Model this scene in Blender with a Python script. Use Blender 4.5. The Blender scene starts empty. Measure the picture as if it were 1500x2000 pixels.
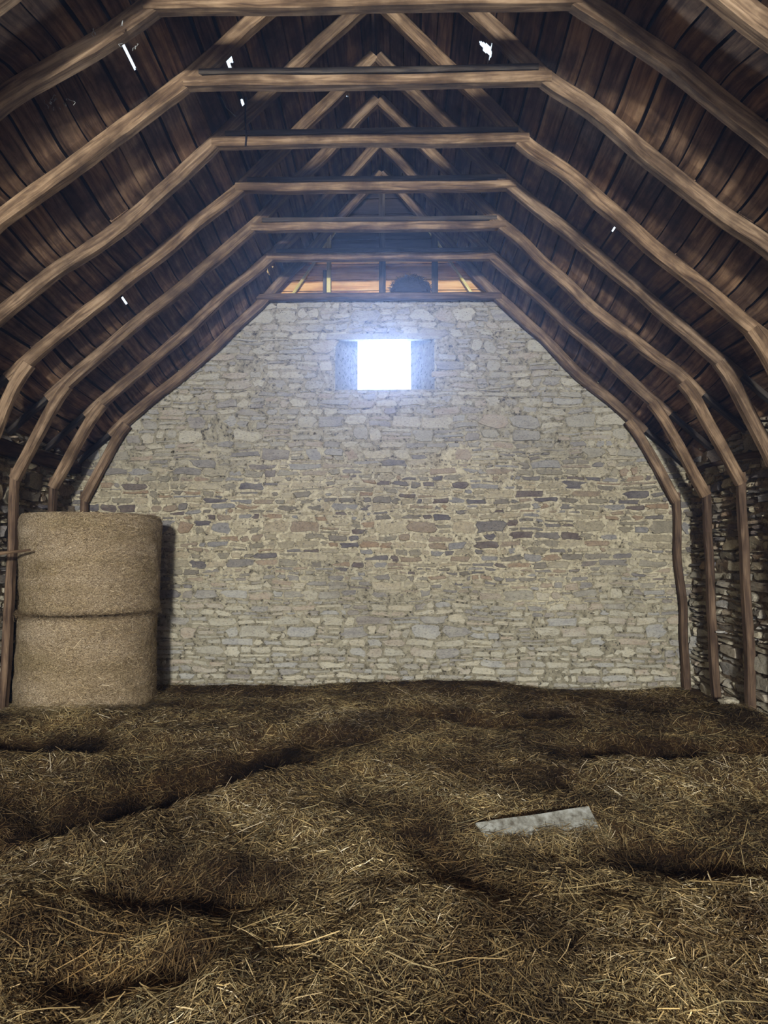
import bpy, math, random
import numpy as np
from mathutils import Vector, Matrix, noise as mnoise

random.seed(7)
rng = np.random.default_rng(11)
scene = bpy.context.scene
COL = scene.collection

# ------------------------------------------------------------------ metrics
Y_FAR, Y_NEAR = 8.84, -9.30          # inner faces of the two gable walls
X_L, X_R = -4.43, 3.82               # inner faces of the side walls
RIDGE = (-0.24, 6.90)

# ------------------------------------------------------------------ helpers
def mat(name):
    m = bpy.data.materials.new(name); m.use_nodes = True
    nt = m.node_tree
    b = nt.nodes['Principled BSDF']
    b.inputs['Roughness'].default_value = 0.9
    b.inputs['Specular IOR Level'].default_value = 0.15
    return m, nt, b

def N(nt, t, **kw):
    n = nt.nodes.new(t)
    for k, v in kw.items():
        if k.startswith('i_'):
            key = k[2:]
            n.inputs[int(key) if key.isdigit() else key.replace('_', ' ')].default_value = v
        else:
            setattr(n, k, v)
    return n

def srgb(r, g, b):
    f = lambda c: (c / 255 / 12.92) if c / 255 <= 0.04045 else ((c / 255 + 0.055) / 1.055) ** 2.4
    return (f(r), f(g), f(b), 1)

def ramp(nt, stops, interp='LINEAR'):
    r = nt.nodes.new('ShaderNodeValToRGB')
    cr = r.color_ramp; cr.interpolation = interp
    while len(cr.elements) > 1: cr.elements.remove(cr.elements[-1])
    cr.elements[0].position, cr.elements[0].color = stops[0]
    for p, c in stops[1:]:
        e = cr.elements.new(p); e.color = c
    return r

def mix(nt, bt, a, b, fac):
    m = nt.nodes.new('ShaderNodeMix'); m.data_type = 'RGBA'; m.blend_type = bt
    for k, v in ((0, fac), (6, a), (7, b)):
        if hasattr(v, 'node'): nt.links.new(v, m.inputs[k])
        else: m.inputs[k].default_value = v
    return m.outputs[2]

class MB:
    """gathers faces of one part; vertex attribute gr = along/across coordinates, face attribute rnd"""
    def __init__(s): s.v = []; s.f = []; s.g = []; s.r = []; s.m = []
    def vert(s, p, g=(0, 0, 0)): s.v.append(tuple(p)); s.g.append(tuple(g)); return len(s.v) - 1
    def face(s, idx, r=0.5, m=0): s.f.append(tuple(idx)); s.r.append(r); s.m.append(m)
    def build(s, name, mats, parent=None, smooth=False):
        me = bpy.data.meshes.new(name)
        me.from_pydata(s.v, [], s.f)
        if not isinstance(mats, (list, tuple)): mats = [mats]
        for q in mats: me.materials.append(q)
        a = me.attributes.new('gr', 'FLOAT_VECTOR', 'POINT'); a.data.foreach_set('vector', np.array(s.g, 'f').ravel())
        a = me.attributes.new('rnd', 'FLOAT', 'FACE'); a.data.foreach_set('value', np.array(s.r, 'f'))
        me.polygons.foreach_set('material_index', np.array(s.m, 'i'))
        if smooth: me.polygons.foreach_set('use_smooth', np.ones(len(s.f), bool))
        me.update()
        o = bpy.data.objects.new(name, me); COL.objects.link(o)
        if parent is not None: o.parent = parent
        return o

def tag(o, label=None, cat=None, group=None, kind=None):
    if label: o['label'] = label
    if cat: o['category'] = cat
    if group: o['group'] = group
    if kind: o['kind'] = kind
    return o

def empty(name, loc):
    o = bpy.data.objects.new(name, None); COL.objects.link(o); o.location = loc
    o.empty_display_size = 0.2
    return o

def fin(o, parent):
    """parent a world-space mesh to an Empty at parent's location, keeping its place"""
    o.parent = parent
    o.location = -Vector(parent.location)

def resample(pts, step):
    pts = [Vector(p) for p in pts]; out = [pts[0]]
    for a, b in zip(pts, pts[1:]):
        n = max(1, int(round((b - a).length / step)))
        for i in range(1, n + 1): out.append(a.lerp(b, i / n))
    return out

def beam(mb, pts, w, t, up=(0, 1, 0), step=0.12, ch=0.014, wob=0.006, seed=0, taper=None, r=None):
    """hewn timber along pts; t = size along `up`, w = size across; chamfered, slightly wavy"""
    up = Vector(up).normalized()
    P = resample(pts, step)
    # soften corners
    if len(P) > 4:
        for _ in range(2):
            Q = P[:]
            for i in range(1, len(P) - 1): Q[i] = P[i] * 0.6 + (P[i - 1] + P[i + 1]) * 0.2
            P = Q
    off = random.uniform(0, 50); r = random.random() if r is None else r
    L = 0; rings = []
    for i, p in enumerate(P):
        if i: L += (p - P[i - 1]).length
        d = (P[min(i + 1, len(P) - 1)] - P[max(i - 1, 0)]).normalized()
        u = (up - d * up.dot(d)).normalized(); s = d.cross(u)
        k = 1 if taper is None else 1 + (taper - 1) * i / (len(P) - 1)
        hw, ht = w / 2 * k, t / 2 * k
        nn = lambda a: mnoise.noise(Vector((L * 1.7, a * 7.3 + seed, off)))
        hw *= 1 + 0.10 * nn(1); ht *= 1 + 0.08 * nn(2)
        c = p + s * wob * 2 * nn(3) + u * wob * nn(4)
        sec = [(-hw + ch, -ht), (hw - ch, -ht), (hw, -ht + ch), (hw, ht - ch), (hw - ch, ht), (-hw + ch, ht), (-hw, ht - ch), (-hw, -ht + ch)]
        ring = []
        for j, (a, b) in enumerate(sec):
            jj = 0.35 * wob * mnoise.noise(Vector((L * 9, j * 3.1, off)))
            ring.append(mb.vert(c + s * (a + jj) + u * (b + jj), (L, a + off, b + off * 1.3)))
        rings.append(ring)
    for A, B in zip(rings, rings[1:]):
        for j in range(8): mb.face((A[j], A[(j + 1) % 8], B[(j + 1) % 8], B[j]), r)
    mb.face(rings[0][::-1], r); mb.face(rings[-1], r)

def boxm(mb, lo, hi, r=0.5, m=0, g=None):
    x0, y0, z0 = lo; x1, y1, z1 = hi
    ids = [mb.vert(p, p) for p in ((x0, y0, z0), (x1, y0, z0), (x1, y1, z0), (x0, y1, z0), (x0, y0, z1), (x1, y0, z1), (x1, y1, z1), (x0, y1, z1))]
    for f in ((0, 3, 2, 1), (4, 5, 6, 7), (0, 1, 5, 4), (1, 2, 6, 5), (2, 3, 7, 6), (3, 0, 4, 7)):
        mb.face([ids[i] for i in f], r, m)

# ------------------------------------------------------------------ materials
def wood(name, cols, scale=(2.2, 26, 26), bump=0.35, dirt=0.45, dirtcol=srgb(52, 40, 30)):
    m, nt, b = mat(name); L = nt.links
    at = N(nt, 'ShaderNodeAttribute', attribute_name='gr')
    mp = N(nt, 'ShaderNodeMapping'); mp.inputs['Scale'].default_value = scale
    L.new(at.outputs['Vector'], mp.inputs['Vector'])
    n1 = N(nt, 'ShaderNodeTexNoise', i_Scale=1.0, i_Detail=6.0, i_Roughness=0.62, i_Distortion=0.6)
    L.new(mp.outputs[0], n1.inputs['Vector'])
    rp = ramp(nt, [(0.30, cols[0]), (0.46, cols[1]), (0.58, cols[2]), (0.72, cols[3])])
    L.new(n1.outputs['Fac'], rp.inputs[0])
    geo = N(nt, 'ShaderNodeNewGeometry')
    n2 = N(nt, 'ShaderNodeTexNoise', i_Scale=3.1, i_Detail=5.0, i_Roughness=0.6)
    L.new(geo.outputs['Position'], n2.inputs['Vector'])
    r2 = ramp(nt, [(0.42, (0, 0, 0, 1)), (0.66, (dirt, dirt, dirt, 1))])
    L.new(n2.outputs['Fac'], r2.inputs[0])
    c = mix(nt, 'MIX', rp.outputs[0], dirtcol, r2.outputs[0])
    # each timber has a tone of its own
    ar = N(nt, 'ShaderNodeAttribute', attribute_name='rnd')
    r3 = ramp(nt, [(0.0, (0.62, 0.60, 0.60, 1)), (0.5, (0.95, 0.93, 0.9, 1)), (1.0, (1.3, 1.22, 1.08, 1))])
    L.new(ar.outputs['Fac'], r3.inputs[0])
    c = mix(nt, 'MULTIPLY', c, r3.outputs[0], 1.0)
    L.new(c, b.inputs['Base Color'])
    bp = N(nt, 'ShaderNodeBump', i_Strength=bump, i_Distance=0.01)
    L.new(n1.outputs['Fac'], bp.inputs['Height']); L.new(bp.outputs[0], b.inputs['Normal'])
    return m

M_TIMBER = wood('hewn_timber', [srgb(58, 46, 38), srgb(104, 86, 68), srgb(134, 114, 92), srgb(158, 138, 114)], bump=0.55, dirt=0.7)
M_POST = wood('post_timber', [srgb(48, 38, 32), srgb(86, 70, 57), srgb(110, 91, 73), srgb(132, 112, 90)])
M_GREY = wood('grey_board', [srgb(40, 38, 38), srgb(66, 62, 58), srgb(88, 82, 74), srgb(106, 98, 88)])
M_ROOF = wood('roof_board', [srgb(54, 41, 34), srgb(108, 86, 68), srgb(142, 116, 92), srgb(170, 144, 116)], scale=(1.6, 16, 16), bump=0.6, dirt=0.75, dirtcol=srgb(44, 33, 28))
M_PALEGABLE = wood('pale_gable_board', [srgb(150, 98, 50), srgb(222, 168, 100), srgb(240, 192, 124), srgb(246, 210, 146)], scale=(1.4, 14, 14), dirt=0.25, dirtcol=srgb(120, 90, 70))
M_DARKGABLE = wood('dark_gable_board', [srgb(30, 28, 30), srgb(50, 46, 48), srgb(66, 60, 60), srgb(82, 76, 74)], scale=(1.4, 14, 14))
M_SUNLIT = wood('sunlit_timber', [srgb(150, 130, 70), srgb(206, 192, 120), srgb(226, 214, 146), srgb(236, 228, 170)], dirt=0.2)  # yellow of sun coming through the gaps is put into this colour

def stone_mat(name, pale, lift, limewash, dark=1.0):
    """mat slot 0: stone"""
    m, nt, b = mat(name); L = nt.links
    ar = N(nt, 'ShaderNodeAttribute', attribute_name='rnd')
    rp = ramp(nt, pale, 'CONSTANT'); L.new(ar.outputs['Fac'], rp.inputs[0])
    geo = N(nt, 'ShaderNodeNewGeometry')
    n1 = N(nt, 'ShaderNodeTexNoise', i_Scale=22.0, i_Detail=6.0, i_Roughness=0.7); L.new(geo.outputs['Position'], n1.inputs['Vector'])
    r1 = ramp(nt, [(0.3, (0.62, 0.62, 0.64, 1)), (0.5, (0.95, 0.95, 0.95, 1)), (0.7, (1.25, 1.23, 1.18, 1))]); L.new(n1.outputs['Fac'], r1.inputs[0])
    c = mix(nt, 'MULTIPLY', rp.outputs[0], r1.outputs[0], 1.0)
    # mortar smears and old limewash over the stones
    mp = N(nt, 'ShaderNodeMapping'); mp.inputs['Scale'].default_value = (1, 1, 2.4)
    L.new(geo.outputs['Position'], mp.inputs['Vector'])
    n2 = N(nt, 'ShaderNodeTexNoise', i_Scale=4.2, i_Detail=9.0, i_Roughness=0.74); L.new(mp.outputs[0], n2.inputs['Vector'])
    r2 = ramp(nt, [(0.40, (0, 0, 0, 1)), (0.58, (limewash,) * 3 + (1,))]); L.new(n2.outputs['Fac'], r2.inputs[0])
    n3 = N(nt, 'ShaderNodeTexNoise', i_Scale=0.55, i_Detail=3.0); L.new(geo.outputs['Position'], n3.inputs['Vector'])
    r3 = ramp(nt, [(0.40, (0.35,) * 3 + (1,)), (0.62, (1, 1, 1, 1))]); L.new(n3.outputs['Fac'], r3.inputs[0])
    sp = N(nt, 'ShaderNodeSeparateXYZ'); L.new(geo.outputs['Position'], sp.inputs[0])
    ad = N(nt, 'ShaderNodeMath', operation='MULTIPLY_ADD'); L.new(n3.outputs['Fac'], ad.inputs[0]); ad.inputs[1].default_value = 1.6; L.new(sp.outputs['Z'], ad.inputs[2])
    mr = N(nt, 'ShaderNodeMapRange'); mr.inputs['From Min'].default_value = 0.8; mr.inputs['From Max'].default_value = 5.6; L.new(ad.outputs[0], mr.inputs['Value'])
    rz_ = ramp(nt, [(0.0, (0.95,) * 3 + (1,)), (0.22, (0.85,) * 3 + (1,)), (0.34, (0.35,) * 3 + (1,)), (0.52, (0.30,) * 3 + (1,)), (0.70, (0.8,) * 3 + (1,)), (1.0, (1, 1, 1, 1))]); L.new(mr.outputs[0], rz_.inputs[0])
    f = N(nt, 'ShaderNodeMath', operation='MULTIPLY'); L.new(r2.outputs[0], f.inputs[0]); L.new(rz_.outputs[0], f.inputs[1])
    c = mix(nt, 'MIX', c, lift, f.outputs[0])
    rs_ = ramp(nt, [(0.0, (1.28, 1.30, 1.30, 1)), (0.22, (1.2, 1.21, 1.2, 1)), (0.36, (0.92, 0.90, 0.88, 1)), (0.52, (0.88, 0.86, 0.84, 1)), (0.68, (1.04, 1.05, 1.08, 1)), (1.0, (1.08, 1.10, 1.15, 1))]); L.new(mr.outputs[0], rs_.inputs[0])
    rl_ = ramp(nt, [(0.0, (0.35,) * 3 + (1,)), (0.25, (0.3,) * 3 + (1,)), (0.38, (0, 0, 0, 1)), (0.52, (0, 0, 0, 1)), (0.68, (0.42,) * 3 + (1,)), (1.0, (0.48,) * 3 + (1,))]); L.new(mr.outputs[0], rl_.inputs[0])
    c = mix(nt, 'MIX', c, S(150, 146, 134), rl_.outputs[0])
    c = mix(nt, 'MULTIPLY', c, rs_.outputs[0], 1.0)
    n5 = N(nt, 'ShaderNodeTexNoise', i_Scale=34.0, i_Detail=3.0, i_Roughness=0.6); L.new(mp.outputs[0], n5.inputs['Vector'])
    r5 = ramp(nt, [(0.30, (0.30, 0.29, 0.30, 1)), (0.40, (0.92, 0.92, 0.92, 1)), (0.6, (1.05, 1.05, 1.05, 1))]); L.new(n5.outputs['Fac'], r5.inputs[0])
    c = mix(nt, 'MULTIPLY', c, r5.outputs[0], 1.0)
    L.new(c, b.inputs['Base Color'])
    bp = N(nt, 'ShaderNodeBump', i_Strength=0.7, i_Distance=0.012)
    L.new(n1.outputs['Fac'], bp.inputs['Height']); L.new(bp.outputs[0], b.inputs['Normal'])
    return m

def mortar_mat(name, c0, c1, c2, zone=False):
    m, nt, b = mat(name); L = nt.links
    geo = N(nt, 'ShaderNodeNewGeometry')
    n1 = N(nt, 'ShaderNodeTexNoise', i_Scale=14.0, i_Detail=8.0, i_Roughness=0.72); L.new(geo.outputs['Position'], n1.inputs['Vector'])
    r1 = ramp(nt, [(0.34, c0), (0.47, c1), (0.65, c2)]); L.new(n1.outputs['Fac'], r1.inputs[0])
    n5 = N(nt, 'ShaderNodeTexNoise', i_Scale=26.0, i_Detail=3.0, i_Roughness=0.6); L.new(geo.outputs['Position'], n5.inputs['Vector'])
    r5 = ramp(nt, [(0.33, (0.22, 0.21, 0.22, 1)), (0.42, (0.85, 0.85, 0.85, 1)), (0.6, (1.0, 1.0, 1.0, 1))]); L.new(n5.outputs['Fac'], r5.inputs[0])
    c = mix(nt, 'MULTIPLY', r1.outputs[0], r5.outputs[0], 1.0)
    if zone:      # weathered, dirty joints high and low with recess shade in their colour; cleaner mid-wall
        n3 = N(nt, 'ShaderNodeTexNoise', i_Scale=0.8, i_Detail=4.0); L.new(geo.outputs['Position'], n3.inputs['Vector'])
        sp = N(nt, 'ShaderNodeSeparateXYZ'); L.new(geo.outputs['Position'], sp.inputs[0])
        ad = N(nt, 'ShaderNodeMath', operation='MULTIPLY_ADD'); L.new(n3.outputs['Fac'], ad.inputs[0]); ad.inputs[1].default_value = 2.4; L.new(sp.outputs['Z'], ad.inputs[2])
        mr = N(nt, 'ShaderNodeMapRange'); mr.inputs['From Min'].default_value = 1.2; mr.inputs['From Max'].default_value = 6.2; L.new(ad.outputs[0], mr.inputs['Value'])
        rr_ = ramp(nt, [(0.0, (0.62, 0.62, 0.60, 1)), (0.2, (0.7, 0.7, 0.68, 1)), (0.33, (1.08, 1.06, 1.0, 1)), (0.52, (1.0, 0.98, 0.94, 1)), (0.66, (0.68, 0.68, 0.68, 1)), (1.0, (0.66, 0.66, 0.68, 1))]); L.new(mr.outputs[0], rr_.inputs[0])
        c = mix(nt, 'MULTIPLY', c, rr_.outputs[0], 1.0)
    L.new(c, b.inputs['Base Color'])
    bp = N(nt, 'ShaderNodeBump', i_Strength=0.8, i_Distance=0.015)
    L.new(n1.outputs['Fac'], bp.inputs['Height']); L.new(bp.outputs[0], b.inputs['Normal'])
    return m

S = srgb
STONES = [(0.0, S(154, 146, 122)), (0.12, S(134, 128, 110)), (0.24, S(168, 157, 130)), (0.36, S(116, 110, 98)), (0.45, S(142, 128, 108)),
          (0.55, S(112, 108, 104)), (0.63, S(172, 163, 136)), (0.73, S(98, 88, 84)), (0.80, S(146, 126, 102)), (0.88, S(134, 133, 130)), (0.95, S(96, 92, 94))]
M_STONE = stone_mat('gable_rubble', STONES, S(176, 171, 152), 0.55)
M_MORTAR = mortar_mat('gable_mortar', S(96, 89, 74), S(166, 158, 134), S(200, 192, 166), zone=True)
SIDE = [(p, tuple([x * 1.0 for x in c[:3]] + [1])) for p, c in STONES]
M_SIDESTONE = stone_mat('side_rubble', SIDE, S(168, 156, 132), 0.5)
M_SIDEMORTAR = mortar_mat('side_mortar', S(66, 56, 44), S(124, 110, 90), S(156, 142, 118))
M_PLASTER = mortar_mat('reveal_plaster', S(118, 118, 120), S(140, 140, 140), S(158, 158, 156))
m, nt, b = mat('roof_underlay'); b.inputs['Base Color'].default_value = S(24, 20, 20); M_DARK = m

def straw_mat(name, strand):
    m, nt, b = mat(name); L = nt.links
    geo = N(nt, 'ShaderNodeNewGeometry')
    n2 = N(nt, 'ShaderNodeTexNoise', i_Scale=1.25, i_Detail=5.0, i_Roughness=0.62); L.new(geo.outputs['Position'], n2.inputs['Vector'])
    patch = ramp(nt, [(0.36, (0.30, 0.26, 0.24, 1)), (0.47, (0.72, 0.66, 0.60, 1)), (0.57, (1.1, 1.04, 0.94, 1)), (0.68, (1.5, 1.40, 1.2, 1))]); L.new(n2.outputs['Fac'], patch.inputs[0])
    if strand:
        ar = N(nt, 'ShaderNodeAttribute', attribute_name='rnd')
        rp = ramp(nt, [(0.0, S(52, 45, 36)), (0.18, S(92, 82, 60)), (0.36, S(130, 116, 82)), (0.55, S(162, 143, 100)), (0.72, S(118, 116, 92)),
                       (0.84, S(182, 164, 120)), (0.94, S(208, 194, 156)), (1.0, S(226, 220, 196))]); L.new(ar.outputs['Fac'], rp.inputs[0])
        c = rp.outputs[0]
    else:
        mp = N(nt, 'ShaderNodeMapping'); mp.inputs['Scale'].default_value = (60, 160, 60); mp.inputs['Rotation'].default_value = (0, 0, 0.5)
        L.new(geo.outputs['Position'], mp.inputs['Vector'])
        n1 = N(nt, 'ShaderNodeTexNoise', i_Scale=1.0, i_Detail=5.0, i_Roughness=0.7, i_Distortion=2.0); L.new(mp.outputs[0], n1.inputs['Vector'])
        rp = ramp(nt, [(0.32, S(36, 27, 19)), (0.48, S(78, 60, 38)), (0.62, S(122, 100, 64)), (0.74, S(150, 128, 86))]); L.new(n1.outputs['Fac'], rp.inputs[0])
        c = rp.outputs[0]
        bp = N(nt, 'ShaderNodeBump', i_Strength=0.9, i_Distance=0.02)
        L.new(n1.outputs['Fac'], bp.inputs['Height']); L.new(bp.outputs[0], b.inputs['Normal'])
    c = mix(nt, 'MULTIPLY', c, patch.outputs[0], 1.0)
    ad_ = N(nt, 'ShaderNodeAttribute', attribute_name='dark_patch')
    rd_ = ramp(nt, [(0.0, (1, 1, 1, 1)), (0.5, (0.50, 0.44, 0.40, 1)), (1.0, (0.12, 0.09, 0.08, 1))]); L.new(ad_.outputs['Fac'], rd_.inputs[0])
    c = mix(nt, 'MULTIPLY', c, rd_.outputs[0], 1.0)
    L.new(c, b.inputs['Base Color'])
    return m
M_STRAW = straw_mat('straw_strands', True)
M_GROUND = straw_mat('straw_litter_bed', False)

def bale_mat():
    m, nt, b = mat('pressed_straw'); L = nt.links
    at = N(nt, 'ShaderNodeAttribute', attribute_name='gr')      # (arc length, height, 0)
    geo = N(nt, 'ShaderNodeNewGeometry')
    ar = N(nt, 'ShaderNodeAttribute', attribute_name='rnd')
    mp = N(nt, 'ShaderNodeMapping'); mp.inputs['Scale'].default_value = (70, 130, 1); L.new(at.outputs['Vector'], mp.inputs['Vector'])
    n1 = N(nt, 'ShaderNodeTexNoise', i_Scale=1.0, i_Detail=5.0, i_Roughness=0.75, i_Distortion=1.2); L.new(mp.outputs[0], n1.inputs['Vector'])
    rp = ramp(nt, [(0.34, S(52, 43, 33)), (0.46, S(120, 104, 80)), (0.56, S(178, 162, 132)), (0.68, S(226, 214, 188))]); L.new(n1.outputs['Fac'], rp.inputs[0])
    mp2 = N(nt, 'ShaderNodeMapping'); mp2.inputs['Scale'].default_value = (0.8, 3.2, 1); L.new(at.outputs['Vector'], mp2.inputs['Vector'])
    n2 = N(nt, 'ShaderNodeTexNoise', i_Scale=1.0, i_Detail=4.0); L.new(mp2.outputs[0], n2.inputs['Vector'])
    r2 = ramp(nt, [(0.36, (0.74, 0.70, 0.58, 1)), (0.5, (0.96, 0.92, 0.86, 1)), (0.64, (1.1, 1.08, 1.08, 1))]); L.new(n2.outputs['Fac'], r2.inputs[0])
    c = mix(nt, 'MULTIPLY', rp.outputs[0], r2.outputs[0], 1.0)
    r4 = ramp(nt, [(0.0, (0.45, 0.42, 0.36, 1)), (0.5, (1, 1, 1, 1)), (1.0, (1.4, 1.35, 1.2, 1))]); L.new(ar.outputs['Fac'], r4.inputs[0])
    c = mix(nt, 'MULTIPLY', c, r4.outputs[0], 1.0)
    L.new(c, b.inputs['Base Color'])
    bp = N(nt, 'ShaderNodeBump', i_Strength=0.8, i_Distance=0.012)
    L.new(n1.outputs['Fac'], bp.inputs['Height']); L.new(bp.outputs[0], b.inputs['Normal'])
    return m
M_BALE = bale_mat()

# ------------------------------------------------------------------ rubble masonry
def rubble(mb, x0, x1, z0, z1, P, relief=0.016, skip=None, hs=1.0, rough=0.4, gap=(0.003, 0.012), big=1.0, holes=0.004, slab=None):
    """irregular coursed stones; P(u, v, d) maps wall coordinates and outward distance to world"""
    sd = random.uniform(0, 90)
    wav = lambda u, k: 0.045 * hs * mnoise.noise(Vector((u * 0.9, k * 0.33, sd))) + 0.030 * hs * mnoise.noise(Vector((u * 3.3, k * 0.6, sd))) + 0.010 * hs * mnoise.noise(Vector((u * 9, k * 0.9, sd)))
    z = z0; k = 0; rows = []
    while z < z1:
        q = random.random() if slab is None or slab[0] < z < slab[1] else 0.3 + 0.8 * random.random()
        h = random.uniform(0.045, 0.075) if q < 0.42 else random.uniform(0.08, 0.12) if q < 0.78 else random.uniform(0.13, 0.20) * big
        h *= hs; rows.append((z, z + h, k)); z += h; k += 1
    def stone(u0, u1, f0, f1):
        um, vm = (u0 + u1) / 2, (f0(u0) + f1(u1)) / 2
        if skip and skip(um, vm, u1 - u0): return
        if random.random() < holes and u1 - u0 < 0.16: return
        w, h = u1 - u0, f1(um) - f0(um)
        if h < 0.012 or w < 0.015: return
        g = random.uniform(*gap); pts = []
        nx = 3 if w < 0.22 else 4
        c = min(w, h) * random.uniform(0.10, 0.42); sl, sr = random.gauss(0, 0.16) * min(h, .1), random.gauss(0, 0.16) * min(h, .1)
        for i in range(nx):
            t = i / (nx - 1); u = u0 + g + (w - 2 * g) * t
            if i == 0: u += c * random.uniform(0.4, 1.2)
            if i == nx - 1: u -= c * random.uniform(0.4, 1.2)
            pts.append((u + random.uniform(-1, 1) * w * 0.04, f0(u) + g + abs(random.gauss(0, 1)) * h * 0.07))
        pts.append((u1 - g - abs(random.gauss(0, 1)) * 0.008 + sr, f0(u1) + h * random.uniform(0.25, 0.45)))
        pts.append((u1 - g - abs(random.gauss(0, 1)) * 0.008 - sr, f0(u1) + h * random.uniform(0.6, 0.8)))
        for i in range(nx):
            t = i / (nx - 1); u = u1 - g - (w - 2 * g) * t
            if i == 0: u -= c * random.uniform(0.4, 1.2)
            if i == nx - 1: u += c * random.uniform(0.4, 1.2)
            pts.append((u + random.uniform(-1, 1) * w * 0.04, f1(u) - g - abs(random.gauss(0, 1)) * h * 0.07))
        pts.append((u0 + g + abs(random.gauss(0, 1)) * 0.008 + sl, f0(u0) + h * random.uniform(0.6, 0.8)))
        pts.append((u0 + g + abs(random.gauss(0, 1)) * 0.008 - sl, f0(u0) + h * random.uniform(0.25, 0.45)))
        d = relief * random.uniform(0.15, 1.2); tx, tz = random.gauss(0, rough) * relief / max(w, .05), random.gauss(0, rough) * relief / max(h, .05)
        r = random.random(); cx = sum(p[0] for p in pts) / len(pts); cz = sum(p[1] for p in pts) / len(pts)
        A = [mb.vert(P(u, v, -0.03)) for u, v in pts]
        B = [mb.vert(P(u, v, d * 0.55 + tx * (u - cx) + tz * (v - cz))) for u, v in pts]
        s = 1 - min(0.2, 0.012 / min(w, h))
        Cc = [mb.vert(P(cx + (u - cx) * s, cz + (v - cz) * s, d + tx * (u - cx) + tz * (v - cz) + random.gauss(0, relief * 0.08))) for u, v in pts]
        n = len(pts)
        ctr = mb.vert(P(cx, cz, d * 1.08))
        for i in range(n):
            j = (i + 1) % n
            mb.face((A[i], A[j], B[j], B[i]), r); mb.face((B[i], B[j], Cc[j], Cc[i]), r); mb.face((Cc[i], Cc[j], ctr), r)
    for a, b, k in rows:
        u = x0 - random.uniform(0, 0.2); h = b - a
        while u < x1:
            w = min(0.48, max(0.06, h * random.uniform(1.0, 4.2))) * (1 if h < 0.13 else 0.85)
            ue = u + w; lo, hi = max(u, x0), min(ue, x1)
            if hi - lo > 0.03:
                fa = lambda q, a=a, k=k: a + wav(q, k); fb = lambda q, b=b, k=k: b + wav(q, k + 1)
                if h > 0.105 and random.random() < 0.5:
                    n = 3 if (h > 0.15 and random.random() < 0.5) else 2
                    cuts = [0] + sorted(random.uniform(0.25, 0.75) if n == 2 else (i + random.uniform(0.8, 1.2)) / 3 for i in range(n - 1)) + [1]
                    for c0, c1 in zip(cuts, cuts[1:]):
                        g0 = lambda q, c=c0: fa(q) * (1 - c) + fb(q) * c
                        g1 = lambda q, c=c1: fa(q) * (1 - c) + fb(q) * c
                        if hi - lo > 0.22 and random.random() < 0.5:
                            mm = lo + (hi - lo) * random.uniform(0.35, 0.65)
                            stone(lo, mm, g0, g1); stone(mm, hi, g0, g1)
                        else: stone(lo, hi, g0, g1)
                else: stone(lo, hi, fa, fb)
            u = ue

def mortar(mb, x0, x1, z0, z1, P, step=0.035, amp=0.007, base=0.003, skip=None, m=1):
    nx, nz = int((x1 - x0) / step), int((z1 - z0) / step); g = {}
    for i in range(nx + 1):
        for j in range(nz + 1):
            u, v = x0 + (x1 - x0) * i / nx, z0 + (z1 - z0) * j / nz
            d = base + amp * (mnoise.noise(Vector((u * 2.3, v * 2.9, 4))) * 1.5 + 0.9 * mnoise.noise(Vector((u * 12, v * 15, 9))))
            g[i, j] = mb.vert(P(u, v, d))
    for i in range(nx):
        for j in range(nz):
            u, v = x0 + (x1 - x0) * (i + .5) / nx, z0 + (z1 - z0) * (j + .5) / nz
            if skip and skip(u, v, 0): continue
            mb.face((g[i, j], g[i + 1, j], g[i + 1, j + 1], g[i, j + 1]), 0.5, m)

# ------------------------------------------------------------------ far gable wall
WIN = (-0.87, 0.47, 3.92, 4.62)                 # opening on the inner face
def in_win(u, v, w): return WIN[0] - w * 0.3 < u < WIN[1] + w * 0.3 and WIN[2] < v < WIN[3]
def in_win_m(u, v, w): return WIN[0] < u < WIN[1] and WIN[2] < v < WIN[3]
roof_at = None
def above(u, v, w=0):
    s = 1 if u > RIDGE[0] else -1
    return v > 6.9 - abs(u - RIDGE[0]) * 0.93 + 0.25
P_far = lambda u, v, d: (u, Y_FAR - d, v)
mb = MB()
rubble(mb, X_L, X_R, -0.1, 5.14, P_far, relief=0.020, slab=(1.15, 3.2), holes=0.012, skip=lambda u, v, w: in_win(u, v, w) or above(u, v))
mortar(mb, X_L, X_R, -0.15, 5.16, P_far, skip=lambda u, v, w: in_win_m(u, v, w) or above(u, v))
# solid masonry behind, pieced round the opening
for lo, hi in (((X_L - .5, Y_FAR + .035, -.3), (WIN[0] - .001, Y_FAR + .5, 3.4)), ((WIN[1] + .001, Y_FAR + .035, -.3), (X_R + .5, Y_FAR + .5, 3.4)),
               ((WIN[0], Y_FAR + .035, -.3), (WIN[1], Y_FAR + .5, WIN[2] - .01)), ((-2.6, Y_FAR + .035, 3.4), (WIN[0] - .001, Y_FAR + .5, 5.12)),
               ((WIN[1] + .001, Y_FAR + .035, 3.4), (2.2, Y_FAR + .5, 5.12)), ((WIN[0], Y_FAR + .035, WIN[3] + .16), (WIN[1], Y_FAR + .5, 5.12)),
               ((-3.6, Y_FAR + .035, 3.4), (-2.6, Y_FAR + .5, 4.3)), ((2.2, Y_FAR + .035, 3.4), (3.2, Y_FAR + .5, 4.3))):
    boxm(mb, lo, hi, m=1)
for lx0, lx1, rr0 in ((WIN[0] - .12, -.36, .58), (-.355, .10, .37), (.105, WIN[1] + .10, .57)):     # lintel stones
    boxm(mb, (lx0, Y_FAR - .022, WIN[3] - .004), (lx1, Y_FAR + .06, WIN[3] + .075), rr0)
tag(mb.build('wall_far', [M_STONE, M_MORTAR]), kind='structure')
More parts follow.
